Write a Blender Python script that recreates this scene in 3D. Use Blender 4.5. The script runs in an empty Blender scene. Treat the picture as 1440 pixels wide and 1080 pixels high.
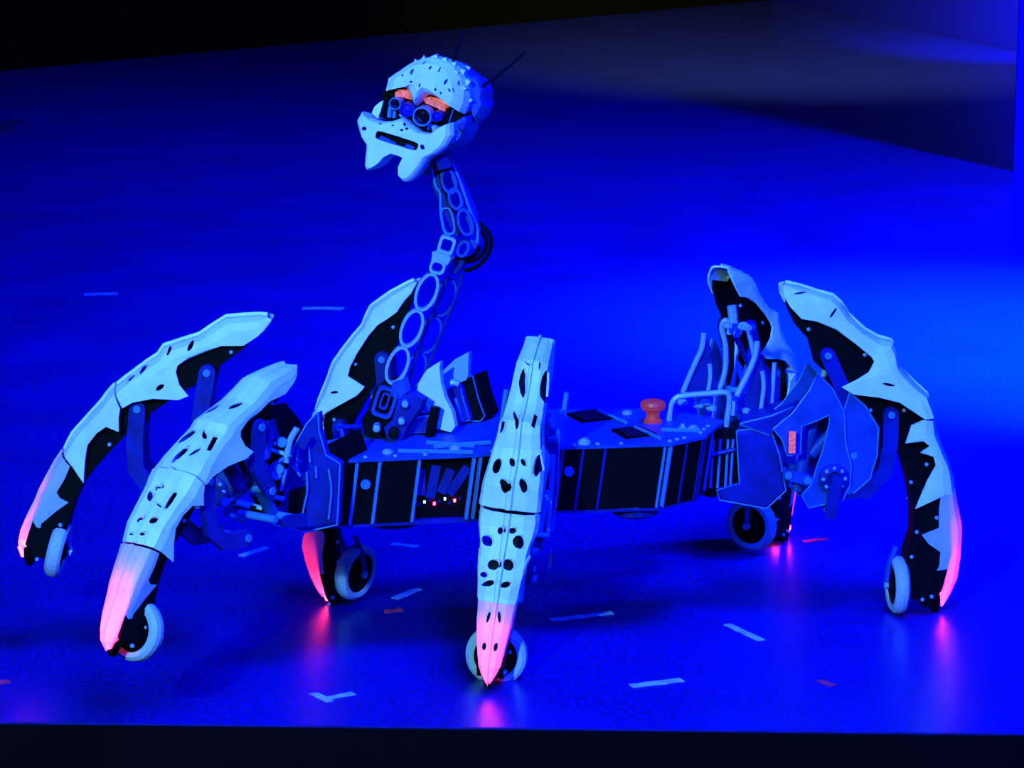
import bpy, bmesh, math, random
from mathutils import Vector, Matrix
from mathutils.bvhtree import BVHTree
random.seed(7)
S = bpy.context.scene
COL = S.collection
R = math.radians

# ------------------------------------------------------------------ camera
F = 4000.0                                  # focal length in pixels of the 1440x1080 frame
CAM = Vector((0.0, -15.33, 4.6)); PITCH = R(12)
cd = bpy.data.cameras.new('camera'); cd.sensor_width = 36; cd.lens = F/1440*36
cd.clip_end = 400
cam = bpy.data.objects.new('camera', cd); COL.objects.link(cam)
cam.location = CAM; cam.rotation_euler = (R(90)-PITCH, 0, 0)
S.camera = cam
CROT = Matrix.Rotation(R(90)-PITCH, 3, 'X')

def ray(px, py): return (CROT @ Vector(((px-720)/F, -(py-540)/F, -1.0))).normalized()
def at(px, py, Y):                           # the point seen at a pixel, at depth Y
    d = ray(px, py); return CAM + d*((Y-CAM.y)/d.y)
def ground(px, py, z=0.0):
    d = ray(px, py); return CAM + d*((z-CAM.z)/d.z)

# ------------------------------------------------------------------ world, lights, exposure
w = bpy.data.worlds.new('dark_hall'); S.world = w; w.use_nodes = True
w.node_tree.nodes['Background'].inputs[0].default_value = (0.02, 0.04, 1, 1)
w.node_tree.nodes['Background'].inputs[1].default_value = 0.02
S.view_settings.view_transform = 'Standard'; S.view_settings.look = 'None'
S.view_settings.gamma = 1; S.view_settings.exposure = 0.0
S.view_settings.use_curve_mapping = False

def look(o, tgt): o.rotation_euler = (Vector(tgt)-o.location).to_track_quat('-Z', 'Y').to_euler()
def spot(name, loc, tgt, col, power, ang, blend=0.6, rad=0.3):
    l = bpy.data.lights.new(name, 'SPOT'); l.color = col; l.energy = power
    l.spot_size = R(ang); l.spot_blend = blend; l.shadow_soft_size = rad
    o = bpy.data.objects.new(name, l); COL.objects.link(o); o.location = loc; look(o, tgt); return o
BLUE = (0.0, 0.012, 1.0)
spot('blue_flood', (3, -4, 13), (1.6, -0.5, 0), BLUE, 36000, 95, 0.9, 2.5)
spot('blue_flood', (12.6, 4, 12), (7.2, 9.5, 0), BLUE, 165000, 92, 1.0, 1.0)
spot('blue_flood', (-9, -8, 11), (-2.5, -2, 0), BLUE, 3500, 90, 1.0, 2.5)
spot('blue_flood', (-4, 14, 14), (-2, 27, 0), BLUE, 7000, 100, 1.0, 1.0)  # fill added to brighten the far back of the floor
spot('blue_flood', (3, -15, 10), (1.3, -0.5, 0), BLUE, 32000, 46, 0.9, 1.5)  # front fill, added to lighten the shadows under the robot
spot('key_spot', (-4.5, -15, 7.5), (-0.4, -0.3, 1.2), (0.23, 0.88, 1.0), 8600, 30, 0.5, 0.25)
spot('cyan_spot', (10, 4, 9), (5.3, 7.6, 0), (0.0, 0.60, 1.0), 170000, 40, 1.0, 0.5)
spot('added_warm_fill', (2, 19, 12), (5.0, 34, 0), (0.85, 0.90, 0.22), 50000, 48, 1.0, 0.5)  # invented warm source, put in to turn the far floor greyish
spot('blue_wall_wash', (8.3, 30, 4.5), (9.0, 34, 0.8), BLUE, 9000, 64, 1.0, 0.4)

# ------------------------------------------------------------------ materials
def mat(name, col, rough=0.5, metal=0.0, noise=None, spec=0.5, bump=0.0, bscale=60):
    m = bpy.data.materials.new(name); m.use_nodes = True
    nt = m.node_tree; b = nt.nodes['Principled BSDF']
    b.inputs['Base Color'].default_value = (*col, 1)
    b.inputs['Roughness'].default_value = rough; b.inputs['Metallic'].default_value = metal
    b.inputs['Specular IOR Level'].default_value = spec
    tc = nt.nodes.new('ShaderNodeTexCoord')
    if noise:
        n = nt.nodes.new('ShaderNodeTexNoise'); n.inputs['Scale'].default_value = noise[0]
        n.inputs['Detail'].default_value = 4
        nt.links.new(tc.outputs['Object'], n.inputs['Vector'])
        cr = nt.nodes.new('ShaderNodeValToRGB')
        k = noise[1]
        cr.color_ramp.elements[0].position = 0.32; cr.color_ramp.elements[1].position = 0.68
        cr.color_ramp.elements[0].color = (*[c*(1-k) for c in col], 1)
        cr.color_ramp.elements[1].color = (*[min(1, c*(1+k)) for c in col], 1)
        nt.links.new(n.outputs['Fac'], cr.inputs['Fac'])
        nt.links.new(cr.outputs['Color'], b.inputs['Base Color'])
    if bump:
        n2 = nt.nodes.new('ShaderNodeTexNoise'); n2.inputs['Scale'].default_value = bscale
        nt.links.new(tc.outputs['Object'], n2.inputs['Vector'])
        bp = nt.nodes.new('ShaderNodeBump'); bp.inputs['Strength'].default_value = bump
        bp.inputs['Distance'].default_value = 0.01
        nt.links.new(n2.outputs['Fac'], bp.inputs['Height']); nt.links.new(bp.outputs['Normal'], b.inputs['Normal'])
    return m
def emis(name, col, st):
    m = bpy.data.materials.new(name); m.use_nodes = True
    b = m.node_tree.nodes['Principled BSDF']
    b.inputs['Base Color'].default_value = (*col, 1); b.inputs['Emission Color'].default_value = (*col, 1)
    b.inputs['Emission Strength'].default_value = st
    return m
M = {}
M['shell'] = mat('white_shell', (0.74, 0.74, 0.74), 0.55, noise=(7, 0.10))
M['black'] = mat('black_plate', (0.0022, 0.002, 0.0022), 0.55, spec=0.06)
M['grey'] = mat('grey_blue_metal', (0.008, 0.045, 0.20), 0.45, 0.0, noise=(9, 0.25), spec=0.3)
M['deep'] = mat('deep_blue_metal', (0.003, 0.008, 0.13), 0.45, 0.0, noise=(9, 0.3), spec=0.25)
M['alu'] = mat('bare_aluminium', (0.28, 0.40, 0.46), 0.4, 0.1)
M['edge'] = mat('brushed_trim', (0.05, 0.19, 0.40), 0.4, 0.0)
M['tyre'] = mat('pale_tyre_rubber', (0.42, 0.43, 0.42), 0.7)
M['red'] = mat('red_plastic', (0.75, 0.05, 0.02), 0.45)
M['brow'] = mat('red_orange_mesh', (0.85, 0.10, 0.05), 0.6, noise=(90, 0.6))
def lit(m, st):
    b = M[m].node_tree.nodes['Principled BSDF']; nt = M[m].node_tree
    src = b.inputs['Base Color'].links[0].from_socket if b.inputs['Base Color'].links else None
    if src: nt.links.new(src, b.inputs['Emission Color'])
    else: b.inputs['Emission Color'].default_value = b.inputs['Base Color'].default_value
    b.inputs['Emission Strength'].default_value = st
lit('red', .18); lit('brow', .75)            # glow added to red button and brow panels, too dull under blue light
M['rubber'] = mat('black_rubber', (0.002, 0.002, 0.002), 0.6, spec=0.06)
M['lens'] = mat('dark_lens_glass', (0.003, 0.003, 0.006), 0.08)
M['bluelens'] = mat('blue_lens_glass', (0.0, 0.005, 0.6), 0.25)
M['led'] = emis('red_led', (1.0, 0.03, 0.10), 22)
M['ledw'] = emis('white_led', (0.7, 0.9, 1.0), 1.2)
M['tape'] = mat('white_tape', (0.42, 0.50, 0.46), 0.6, noise=(14, 0.35))
M['tapered'] = mat('red_tape', (0.90, 0.03, 0.05), 0.6, noise=(14, 0.4))
M['wall'] = mat('black_drape', (0.0008, 0.0008, 0.001), 0.9, spec=0.05)
M['bluewall'] = mat('blue_grey_wall', (0.0015, 0.002, 0.25), 0.8, spec=0.1)
M['barrier'] = mat('dark_grey_panel', (0.012, 0.010, 0.014), 0.8, noise=(3, 0.3), spec=0.1)
M['fascia'] = mat('black_stage_fascia', (0.0012, 0.0012, 0.0015), 0.9, spec=0.05)
# translucent lower shell
def glow_shell():
    m = bpy.data.materials.new('translucent_shell'); m.use_nodes = True; nt = m.node_tree
    b = nt.nodes['Principled BSDF']; b.inputs['Base Color'].default_value = (0.74, 0.74, 0.74, 1); b.inputs['Roughness'].default_value = 0.55
    t = nt.nodes.new('ShaderNodeBsdfTranslucent'); t.inputs['Color'].default_value = (0.85, 0.8, 0.8, 1)
    mx = nt.nodes.new('ShaderNodeMixShader'); mx.inputs[0].default_value = 0.45
    nt.links.new(b.outputs[0], mx.inputs[1]); nt.links.new(t.outputs[0], mx.inputs[2])
    nt.links.new(mx.outputs[0], nt.nodes['Material Output'].inputs['Surface']); return m
M['glow'] = glow_shell()
# floor
def floor_mat():
    m = bpy.data.materials.new('glossy_blue_stage_floor'); m.use_nodes = True; nt = m.node_tree; b = nt.nodes['Principled BSDF']
    tc = nt.nodes.new('ShaderNodeTexCoord')
    n = nt.nodes.new('ShaderNodeTexNoise'); n.inputs['Scale'].default_value = 34; n.inputs['Detail'].default_value = 6; n.inputs['Roughness'].default_value = 0.75
    n2 = nt.nodes.new('ShaderNodeTexNoise'); n2.inputs['Scale'].default_value = 1.1; n2.inputs['Detail'].default_value = 5
    mp = nt.nodes.new('ShaderNodeMapping'); mp.inputs['Scale'].default_value = (1.0, 1.0, 1)
    nt.links.new(tc.outputs['Object'], n.inputs['Vector']); nt.links.new(tc.outputs['Object'], mp.inputs['Vector']); nt.links.new(mp.outputs[0], n2.inputs['Vector'])
    mix = nt.nodes.new('ShaderNodeMath'); mix.operation = 'MULTIPLY_ADD'; mix.inputs[1].default_value = 0.85
    sc = nt.nodes.new('ShaderNodeMath'); sc.operation = 'MULTIPLY'; sc.inputs[1].default_value = 0.15
    nt.links.new(n2.outputs['Fac'], sc.inputs[0]); nt.links.new(n.outputs['Fac'], mix.inputs[0]); nt.links.new(sc.outputs[0], mix.inputs[2])
    cr = nt.nodes.new('ShaderNodeValToRGB')
    cr.color_ramp.elements[0].position = 0.40; cr.color_ramp.elements[0].color = (0.002, 0.003, 0.06, 1)
    cr.color_ramp.elements[1].position = 0.60; cr.color_ramp.elements[1].color = (0.0045, 0.0075, 0.24, 1)
    nt.links.new(mix.outputs[0], cr.inputs['Fac']); nt.links.new(cr.outputs['Color'], b.inputs['Base Color'])
    b.inputs['Roughness'].default_value = 0.3; b.inputs['Specular IOR Level'].default_value = 0.4
    return m
M['floor'] = floor_mat()

# ------------------------------------------------------------------ mesh helpers
def obj(name, bm, m, parent=None, label=None):
    me = bpy.data.meshes.new(name)
    bmesh.ops.recalc_face_normals(bm, faces=bm.faces[:])
    bm.to_mesh(me); bm.free()
    me.materials.append(M[m] if isinstance(m, str) else m)
    return link(name, me, parent, label)
def link(name, me, parent=None, label=None):
    o = bpy.data.objects.new(name, me); COL.objects.link(o)
    if parent: o.parent = parent
    if label: o['label'] = label
    return o
def tag(o, label, cat, group=None):
    o['label'] = label; o['category'] = cat
    if group: o['group'] = group
    return o
def struct(o): o['kind'] = 'structure'; return o
def add_prism(bm, front, back):              # two matching rings of 3D points
    a = [bm.verts.new(p) for p in front]; b = [bm.verts.new(p) for p in back]; n = len(a)
    bm.faces.new(a); bm.faces.new(b[::-1])
    for i in range(n): bm.faces.new((a[i], b[i], b[(i+1) % n], a[(i+1) % n]))
def add_tube(bm, pts, r, n=8, caps=True):
    pts = [Vector(p) for p in pts]; rings = []
    for i, p in enumerate(pts):
        t = (pts[min(i+1, len(pts)-1)]-pts[max(i-1, 0)]).normalized()
        u = t.orthogonal().normalized() if i == 0 else (pu - t*pu.dot(t)).normalized()
        pu = u; v = t.cross(u)
        rr = r[i] if isinstance(r, (list, tuple)) else r
        rings.append([bm.verts.new(p + (u*math.cos(2*math.pi*k/n) + v*math.sin(2*math.pi*k/n))*rr) for k in range(n)])
    for a, b in zip(rings, rings[1:]):
        for k in range(n): bm.faces.new((a[k], a[(k+1) % n], b[(k+1) % n], b[k]))
    if caps: bm.faces.new(rings[0][::-1]); bm.faces.new(rings[-1])
def smooth_path(pts, k=4):
    pts = [Vector(p) for p in pts]; out = []
    for i in range(len(pts)-1):
        p0 = pts[max(i-1, 0)]; p1 = pts[i]; p2 = pts[i+1]; p3 = pts[min(i+2, len(pts)-1)]
        for j in range(k):
            t = j/k
            out.append(0.5*((2*p1)+(p2-p0)*t+(2*p0-5*p1+4*p2-p3)*t*t+(3*p1-p0-3*p2+p3)*t**3))
    out.append(pts[-1]); return out
def add_box(bm, c, s, mx=None):
    g = bmesh.ops.create_cube(bm, size=1, matrix=(Matrix.Translation(c) @ (mx or Matrix()) @ Matrix.Diagonal((*s, 1))))
    return g
def add_lathe(bm, prof, c, axis, n=20):      # prof: (radius, along)
    axis = Vector(axis).normalized(); u = axis.orthogonal().normalized(); v = axis.cross(u); rings = []
    for (rr, h) in prof:
        rings.append([bm.verts.new(Vector(c)+axis*h+(u*math.cos(2*math.pi*k/n)+v*math.sin(2*math.pi*k/n))*rr) for k in range(n)])
    for a, b in zip(rings, rings[1:]):
        for k in range(n): bm.faces.new((a[k], a[(k+1) % n], b[(k+1) % n], b[k]))
    if prof[0][0] > 1e-4: bm.faces.new(rings[0][::-1])
    if prof[-1][0] > 1e-4: bm.faces.new(rings[-1])
    bmesh.ops.remove_doubles(bm, verts=bm.verts[:], dist=1e-5)
def stroke(path, hw, k=6):                   # outline of a fat 2D line with round ends
    P = [Vector((p[0], p[1])) for p in path]; n = len(P)
    hws = hw if isinstance(hw, (list, tuple)) else [hw]*n
    L, Rr = [], []
    for i in range(n):
        t = (P[min(i+1, n-1)]-P[max(i-1, 0)]).normalized(); nn = Vector((-t.y, t.x))
        L.append(P[i]+nn*hws[i]); Rr.append(P[i]-nn*hws[i])
    def cap(c, frm, h):
        a0 = math.atan2((frm-c).y, (frm-c).x)
        return [c+Vector((math.cos(a0-math.pi*j/k), math.sin(a0-math.pi*j/k)))*h for j in range(1, k)]
    return L + cap(P[-1], L[-1], hws[-1]) + Rr[::-1] + cap(P[0], Rr[0], hws[0])

# ------------------------------------------------------------------ the setting
fp = [ground(-420, 139), ground(1085, 0), ground(1425, 72), ground(1900, 170), ground(1900, 1036), ground(-300, 1011)]
bm = bmesh.new(); add_prism(bm, fp, [p-Vector((0, 0, .25)) for p in fp]); struct(obj('floor', bm, 'floor'))
def wall(name, a, b, h, m, t=0.3, z0=-.3, away=(0, 1, 0)):
    a = Vector(a); b = Vector(b); n = Vector((-(b-a).y, (b-a).x, 0)).normalized()
    if n.dot(Vector(away)) < 0: n = -n
    f = [Vector((a.x, a.y, z0)), Vector((b.x, b.y, z0)), Vector((b.x, b.y, h)), Vector((a.x, a.y, h))]
    bm = bmesh.new(); add_prism(bm, f, [p+n*t for p in f]); return obj(name, bm, m)
struct(wall('wall_back', fp[0], fp[1], 9, 'wall'))
struct(wall('wall_right', fp[1], fp[3], 9, 'bluewall'))
fa, fb = ground(-300, 1011), ground(1900, 1036)
struct(wall('wall_front', fa-Vector((0, .012, 0)), fb-Vector((0, .012, 0)), -.012, 'fascia', .01, -1.3, (0, -1, 0)))
hf = [(-30, -14.9, -1.3), (30, -14.9, -1.3), (30, -1, -1.3), (-30, -1, -1.3)]
bm = bmesh.new(); add_prism(bm, [Vector(p) for p in hf], [Vector(p)-Vector((0, 0, .1)) for p in hf]); struct(obj('floor_hall', bm, 'fascia'))
bm = bmesh.new(); d = (fb-fa).normalized(); add_box(bm, (fa+fb)/2+Vector((0, -.006, -.004)), ((fb-fa).length, .010, .008), Matrix.Rotation(math.atan2(d.y, d.x), 4, 'Z'))
struct(obj('trim_1', bm, 'deep'))
# blue lit wall end at the far right; it throws the dark wedge on the far floor
bw = ground(1425, 241)
struct(wall('wall_side', bw, bw+Vector((11, -1.6, 0)), 9, 'bluewall', .3, 0))

# floor tape
def tape(p, q, wd, m, label, extra=None):
    a, b = ground(*p), ground(*q); bm = bmesh.new()
    def strip(a, b):
        t = (b-a).normalized(); n = Vector((-t.y, t.x, 0))*wd/2; k = 6
        top = []; bot = []
        for i in range(k+1): top.append(a+(b-a)*i/k+n*random.uniform(.8, 1.1))
        for i in range(k, -1, -1): top.append(a+(b-a)*i/k-n*random.uniform(.8, 1.1))
        add_prism(bm, [v+Vector((0, 0, .003)) for v in top], [v+Vector((0, 0, .0003)) for v in top])
    strip(a, b)
    if extra: strip(ground(*extra[0]), ground(*extra[1]))
    tag(obj('floor_tape', bm, m), label, 'floor tape')
tape((118, 414), (166, 413), .12, 'tape', 'faint pale tape strip on dark blue floor, farthest left of the marks')
tape((426, 433), (483, 434), .12, 'tape', 'faint pale tape strip on floor left of the lattice neck')
tape((339, 782), (375, 770), .055, 'tape', 'short slanted pale tape between the near left leg and the body')
tape((551, 765), (588, 769), .055, 'tape', 'short pale tape strip on floor below the front of the body')
tape((555, 842), (589, 828), .055, 'tape', 'short slanted pale tape right of the small wheel behind the body')
tape((440, 975), (464, 987), .05, 'tape', 'pale V-shaped tape mark near the front stage edge', ((462, 982), (497, 975)))
tape((774, 872), (861, 862), .06, 'tape', 'long pale tape strip right of the middle leg foot')
tape((1022, 878), (1071, 901), .05, 'tape', 'pale tape slanting down to the right between middle and right legs')
tape((887, 965), (959, 956), .07, 'tape', 'pale tape strip nearest the stage edge right of the middle leg')
tape((-6, 961), (14, 958), .06, 'tapered', 'red tape end at the left edge of the picture')
tape((540, 860), (566, 858), .06, 'tapered', 'small red tape mark right of the far middle foot')
tape((1131, 762), (1162, 758), .06, 'tapered', 'small red tape mark right of the rear foot wheel')
tape((1152, 957), (1172, 965), .045, 'tapered', 'small slanted red tape near the stage edge at right')
tape((-5, 187), (22, 168), .3, 'tapered', 'dull red mark on the dark far floor at left')

# ------------------------------------------------------------------ the robot
robot = bpy.data.objects.new('hexapod_robot', None); COL.objects.link(robot)
tag(robot, 'white-shelled six-legged walking robot with lattice neck and tusked head', 'robot')

class Leg:
    def __init__(s, hip, az):
        s.h = Vector((hip[0], hip[1], 0)); a = R(az)
        s.d = Vector((math.cos(a), math.sin(a), 0)); s.n = Vector((-math.sin(a), math.cos(a), 0))
        s.cs = -1 if s.n.y > 0 else 1        # side of the plane that faces the camera
        s.mw = Matrix((( s.d.x, s.n.x, 0, s.h.x), (s.d.y, s.n.y, 0, s.h.y), (0, 0, 1, 0), (0, 0, 0, 1)))
    def px(s, x, y, off=0.0):                # pixel -> (r, z) on the leg plane moved off metres towards the camera
        p0 = s.h + s.n*s.cs*off; d = ray(x, y)
        t = (p0-CAM).dot(s.n)/d.dot(s.n); p = CAM+d*t
        return ((p-s.h).dot(s.d), p.z)
    def w(s, r, y, z): return s.h+s.d*r+s.n*y+Vector((0, 0, z))

def shell_mesh(st, rib=0.014):
    bm = bmesh.new(); rows = []; n = len(st)
    for i, (O, I, wd) in enumerate(st):
        O = Vector(O); I = Vector(I)
        t = Vector(st[min(i+1, n-1)][0])-Vector(st[max(i-1, 0)][0]); t.normalize()
        nn = Vector((-t.y, t.x))
        if nn.dot(O-I) < 0: nn = -nn
        D = (O-I)
        if D.length > .10: J = O-D.normalized()*.10       # shoulder depth limited so teeth stay on the side
        else: J = I
        def L(f): return J.lerp(O, f)
        half = [(1.0, I), (1.0, I.lerp(J, .55)), (1.0, L(.25)), (.9, L(.72)), (.55, L(.97)), (.13, L(1.0)), (.07, O+nn*rib)]
        row = [(p, -f*wd) for f, p in half] + [(p, f*wd) for f, p in half[::-1]]
        rows.append([bm.verts.new((p.x, y, p.y)) for p, y in row])
    for a, b in zip(rows, rows[1:]):
        for k in range(len(a)-1): bm.faces.new((a[k], a[k+1], b[k+1], b[k]))
    bmesh.ops.recalc_face_normals(bm, faces=bm.faces[:])
    return bm

def eval_mesh(o):
    dg = bpy.context.evaluated_depsgraph_get(); dg.update()
    return bpy.data.meshes.new_from_object(o.evaluated_get(dg))

def cut_holes(o, mw, holes, depth=.05):
    """holes: (px, py, half width px, half length px, tilt deg from vertical), seen from the front"""
    me = o.data; tb = bmesh.new(); tb.from_mesh(me); tb.transform(mw); bvh = BVHTree.FromBMesh(tb); tb.free()
    cb = bmesh.new(); inv = mw.inverted(); cnt = 0
    for (hx, hy, a, b, tl) in holes:
        loc, no, idx, dist = bvh.ray_cast(CAM, ray(hx, hy))
        if loc is None: continue
        if no.dot(ray(hx, hy)) > 0: no = -no
        sc = dist/F; t = R(tl)
        up = Vector((math.sin(t), 0, math.cos(t))); ax = (no*.6 - ray(hx, hy)*.6).normalized()
        up = (up-ax*up.dot(ax)).normalized(); sd = up.cross(ax)
        e = .35 if a > 20 else 1.0; nk = 16 if a > 20 else 10       # the mouth is a slot with square ends
        sq = lambda v: math.copysign(abs(v)**e, v)
        ring = [sd*sq(math.cos(2*math.pi*k/nk))*a*sc+up*sq(math.sin(2*math.pi*k/nk))*b*sc for k in range(nk)]
        add_prism(cb, [inv @ (loc+v+ax*depth) for v in ring], [inv @ (loc+v-ax*depth) for v in ring]); cnt += 1
    if not cnt: cb.free(); return
    bmesh.ops.recalc_face_normals(cb, faces=cb.faces[:])
    cm = bpy.data.meshes.new('cut'); cb.to_mesh(cm); cb.free(); co = bpy.data.objects.new('cut', cm); COL.objects.link(co)
    par = o.parent; o.parent = None; co.matrix_world = o.matrix_world
    md = o.modifiers.new('b', 'BOOLEAN'); md.operation = 'DIFFERENCE'; md.solver = 'EXACT'; md.object = co; md.use_self = True
    nm = eval_mesh(o); o.modifiers.clear(); o.data = nm; o.parent = par
    bpy.data.objects.remove(co); bpy.data.meshes.remove(cm)

def thicken(o, t=0.012):
    md = o.modifiers.new('s', 'SOLIDIFY'); md.thickness = t; md.offset = -1
    par = o.parent; o.parent = None
    nm = eval_mesh(o); o.modifiers.clear(); o.data = nm; o.parent = par

bolt_me = None
def bolt(parent, p, y, sgn):
    global bolt_me
    if bolt_me is None:
        b = bmesh.new(); add_lathe(b, [(.011, -.004), (.011, .006), (.007, .01)], (0, 0, 0), (0, 1, 0), 8)
        bolt_me = bpy.data.meshes.new('bolt'); b.to_mesh(bolt_me); b.free(); bolt_me.materials.append(M['alu'])
    o = link('bolt', bolt_me, parent); o.location = (p[0], y, p[1])
    if sgn < 0: o.rotation_euler = (0, 0, math.pi)

def wheel(parent, c, rad, tilt=0.0, yaw=0.0):
    ax = Vector((1, yaw, tilt)).normalized()
    bm = bmesh.new(); wd = .05
    prof = [(rad*.70, -wd*.75), (rad*.86, -wd*.8), (rad*.97, -wd*.5), (rad, 0), (rad*.97, wd*.5), (rad*.86, wd*.8), (rad*.70, wd*.75), (rad*.70, -wd*.75)]
    add_lathe2(bm, prof, c, ax, 28); obj('tyre', bm, 'tyre', parent, 'pale rubber tyre')
    bm = bmesh.new(); add_lathe(bm, [(rad*.72, -wd*.55), (rad*.72, wd*.55), (rad*.3, wd*.3), (rad*.3, wd*.9), (rad*.12, wd*1.0)], c, ax, 20)
    add_lathe(bm, [(rad*.12, -wd*1.1), (rad*.3, -wd*.9), (rad*.32, -wd*.5)], c, ax, 20)
    obj('wheel_hub', bm, 'rubber', parent)
    bm = bmesh.new(); add_lathe(bm, [(rad*.13, -wd*1.5), (rad*.13, wd*1.5)], c, ax, 10); obj('axle', bm, 'alu', parent)
    for s in (-1, 1):                         # fork blade
        bm = bmesh.new(); p = Vector(c)+ax*wd*1.25*s
        add_tube(bm, [p, p+Vector((.01, 0, rad*.7)), p+Vector((.05, 0, rad*1.35))], .016, 6); obj('wheel_fork', bm, 'grey', parent)
def add_lathe2(bm, prof, c, axis, n):
    axis = Vector(axis).normalized(); u = axis.orthogonal().normalized(); v = axis.cross(u)
    rings = [[bm.verts.new(Vector(c)+axis*h+(u*math.cos(2*math.pi*k/n)+v*math.sin(2*math.pi*k/n))*rr) for k in range(n)] for rr, h in prof[:-1]]
    for i in range(len(rings)):
        a, b = rings[i], rings[(i+1) % len(rings)]
        for k in range(n): bm.faces.new((a[k], a[(k+1) % n], b[(k+1) % n], b[k]))

def build_leg(L, D, holes=(), label='leg'):
    # core: the two black cheek plates and the spine between them
    bm = bmesh.new()
    for poly in D['plates']:
        for s in (-1, 1):
            add_prism(bm, [Vector((r, s*.050, z)) for r, z in poly], [Vector((r, s*.068, z)) for r, z in poly])
    for poly in D['plates']:
        for p, q in zip(poly[D['web']:], poly[D['web']+1:]):
            bm.faces.new([bm.verts.new(v) for v in ((p[0], -.05, p[1]), (q[0], -.05, q[1]), (q[0], .05, q[1]), (p[0], .05, p[1]))])
    for st in D['shells'][:2]:
        st = st[3:-1] if len(st) > 12 else st[1:-1]
        a = [Vector(I).lerp(Vector(O), .70 if (Vector(O)-Vector(I)).length < .12 else 1-.04/(Vector(O)-Vector(I)).length) for O, I, w_ in st]
        b = [p + (Vector(I)-Vector(O)).normalized()*.05 for p, (O, I, w_) in zip(a, st)]
        ra = [[bm.verts.new((p.x, y, p.y)) for y in (-.05, .05)] + [bm.verts.new((q.x, y, q.y)) for y in (.05, -.05)] for p, q in zip(a, b)]
        for u, v in zip(ra, ra[1:]):
            for k in range(4): bm.faces.new((u[k], u[(k+1) % 4], v[(k+1) % 4], v[k]))
        bm.faces.new(ra[0][::-1]); bm.faces.new(ra[-1])
    leg = obj('leg', bm, 'black', robot, label)
    leg.matrix_local = L.mw
    names = ['upper_shell', 'middle_shell', 'lower_shell']
    for i, st in enumerate(D['shells']):
        b = shell_mesh(st)
        o = obj(names[i], b, 'shell' if i < 2 else 'glow', None, 'white carved shell plate' if i < 2 else 'shell plate glowing pink from inside')
        if i < 2:
            thicken(o); cut_holes(o, L.mw, holes)
        o.parent = leg
        if i == 2:
            for f in D.get('lamps', (.30, .62, .88)):
                k = f*(len(st)-1); j = int(k); O = Vector(st[j][0]).lerp(Vector(st[j+1][0]), k-j); I = Vector(st[j][1]).lerp(Vector(st[j+1][1]), k-j)
                p = O+(I-O).normalized()*min(.06, (I-O).length*.6)
                ld = bpy.data.lights.new('foot_lamp', 'POINT'); ld.color = (1, .03, .12); ld.energy = .22+1.15*f*f; ld.shadow_soft_size = .02
                lo = bpy.data.objects.new('foot_lamp', ld); COL.objects.link(lo); lo.parent = leg; lo.location = (p.x, 0, p.y)
    # tip claw, red led
    tp = D['tip']; bm = bmesh.new()
    add_tube(bm, [(tp[0]-.03, 0, tp[1]+.12), (tp[0]-.02, 0, tp[1]+.05), (tp[0]-.01, 0, tp[1])], [.05, .04, .018], 8); obj('foot_claw', bm, 'rubber', leg)
    bm = bmesh.new(); add_tube(bm, [(tp[0]+.022, 0, tp[1]+.10), (tp[0]+.018, 0, tp[1]+.045)], [.026, .012], 8); add_lathe(bm, [(.048, .0), (.056, .008), (.056, .03), (.05, .038)], (tp[0]-.03, 0, tp[1]+.115), (.15, 0, 1), 14); obj('foot_led', bm, 'led', leg, 'red light ring at the toe')
    # links, plates
    for path, hw, m, nm in D['links']:
        o_ = stroke(path, hw)
        for s in (-1, 1):
            ya, yb = (.176, .196) if nm == 'crank_arm' else (.078, .108)
            bm = bmesh.new(); add_prism(bm, [Vector((p.x, s*ya, p.y)) for p in o_], [Vector((p.x, s*yb, p.y)) for p in o_])
            lk = obj(nm, bm, m, leg)
        for e in (path[0], path[-1]):
            bm = bmesh.new(); add_lathe(bm, [(.020, -.118), (.020, .118)], (e[0], 0, e[1]), (0, 1, 0), 12); obj('pivot_pin', bm, 'edge', leg)
    for poly, y0, y1, m, nm in D['hipplates']:
        for s in (-1, 1):
            bm = bmesh.new(); add_prism(bm, [Vector((r, s*y0, z)) for r, z in poly], [Vector((r, s*y1, z)) for r, z in poly]); obj(nm, bm, m, leg)
            rim = bmesh.new(); cyc = [Vector((r, s*y1, z)) for r, z in poly]; add_tube(rim, cyc+[cyc[0]], .0045, 5); obj('plate_edge', rim, 'edge', leg)
    for c, rr in D['bearings']:
        bm = bmesh.new(); add_lathe(bm, [(rr*1.1, -.15), (rr*1.1, -.17), (rr*.55, -.18), (rr*.5, -.16)], (c[0], 0, c[1]), (0, 1, 0), 16)
        add_lathe(bm, [(rr*.5, .16), (rr*.55, .18), (rr*1.1, .17), (rr*1.1, .15)], (c[0], 0, c[1]), (0, 1, 0), 16); add_lathe(bm, [(rr*.6, -.155), (rr*.6, .155)], (c[0], 0, c[1]), (0, 1, 0), 12)
        obj('bearing', bm, 'deep', leg)
        for k in range(8):
            a = k*math.pi/4; bolt(leg, (c[0]+math.cos(a)*rr*.82, c[1]+math.sin(a)*rr*.82), L.cs*.172, L.cs)
    for p in D['bolts']: bolt(leg, p, L.cs*.070, L.cs)
    for p in D['bolts'][::2]: bolt(leg, p, -L.cs*.070, -L.cs)
    for a, b in D['rams']:
        bm = bmesh.new(); A = Vector((a[0], 0, a[1])); B = Vector((b[0], 0, b[1])); mid = A.lerp(B, .6)
        add_tube(bm, [A, mid], .034, 10); obj('ram_cylinder', bm, 'grey', leg)
        bm = bmesh.new(); add_tube(bm, [mid, B], .018, 8); obj('ram_rod', bm, 'alu', leg)
    wheel(leg, Vector((D['wheel'][0], 0, D['wheel'][1])), D['wr'], D.get('wtilt', 0), D.get('wyaw', 0))
    return leg

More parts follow.
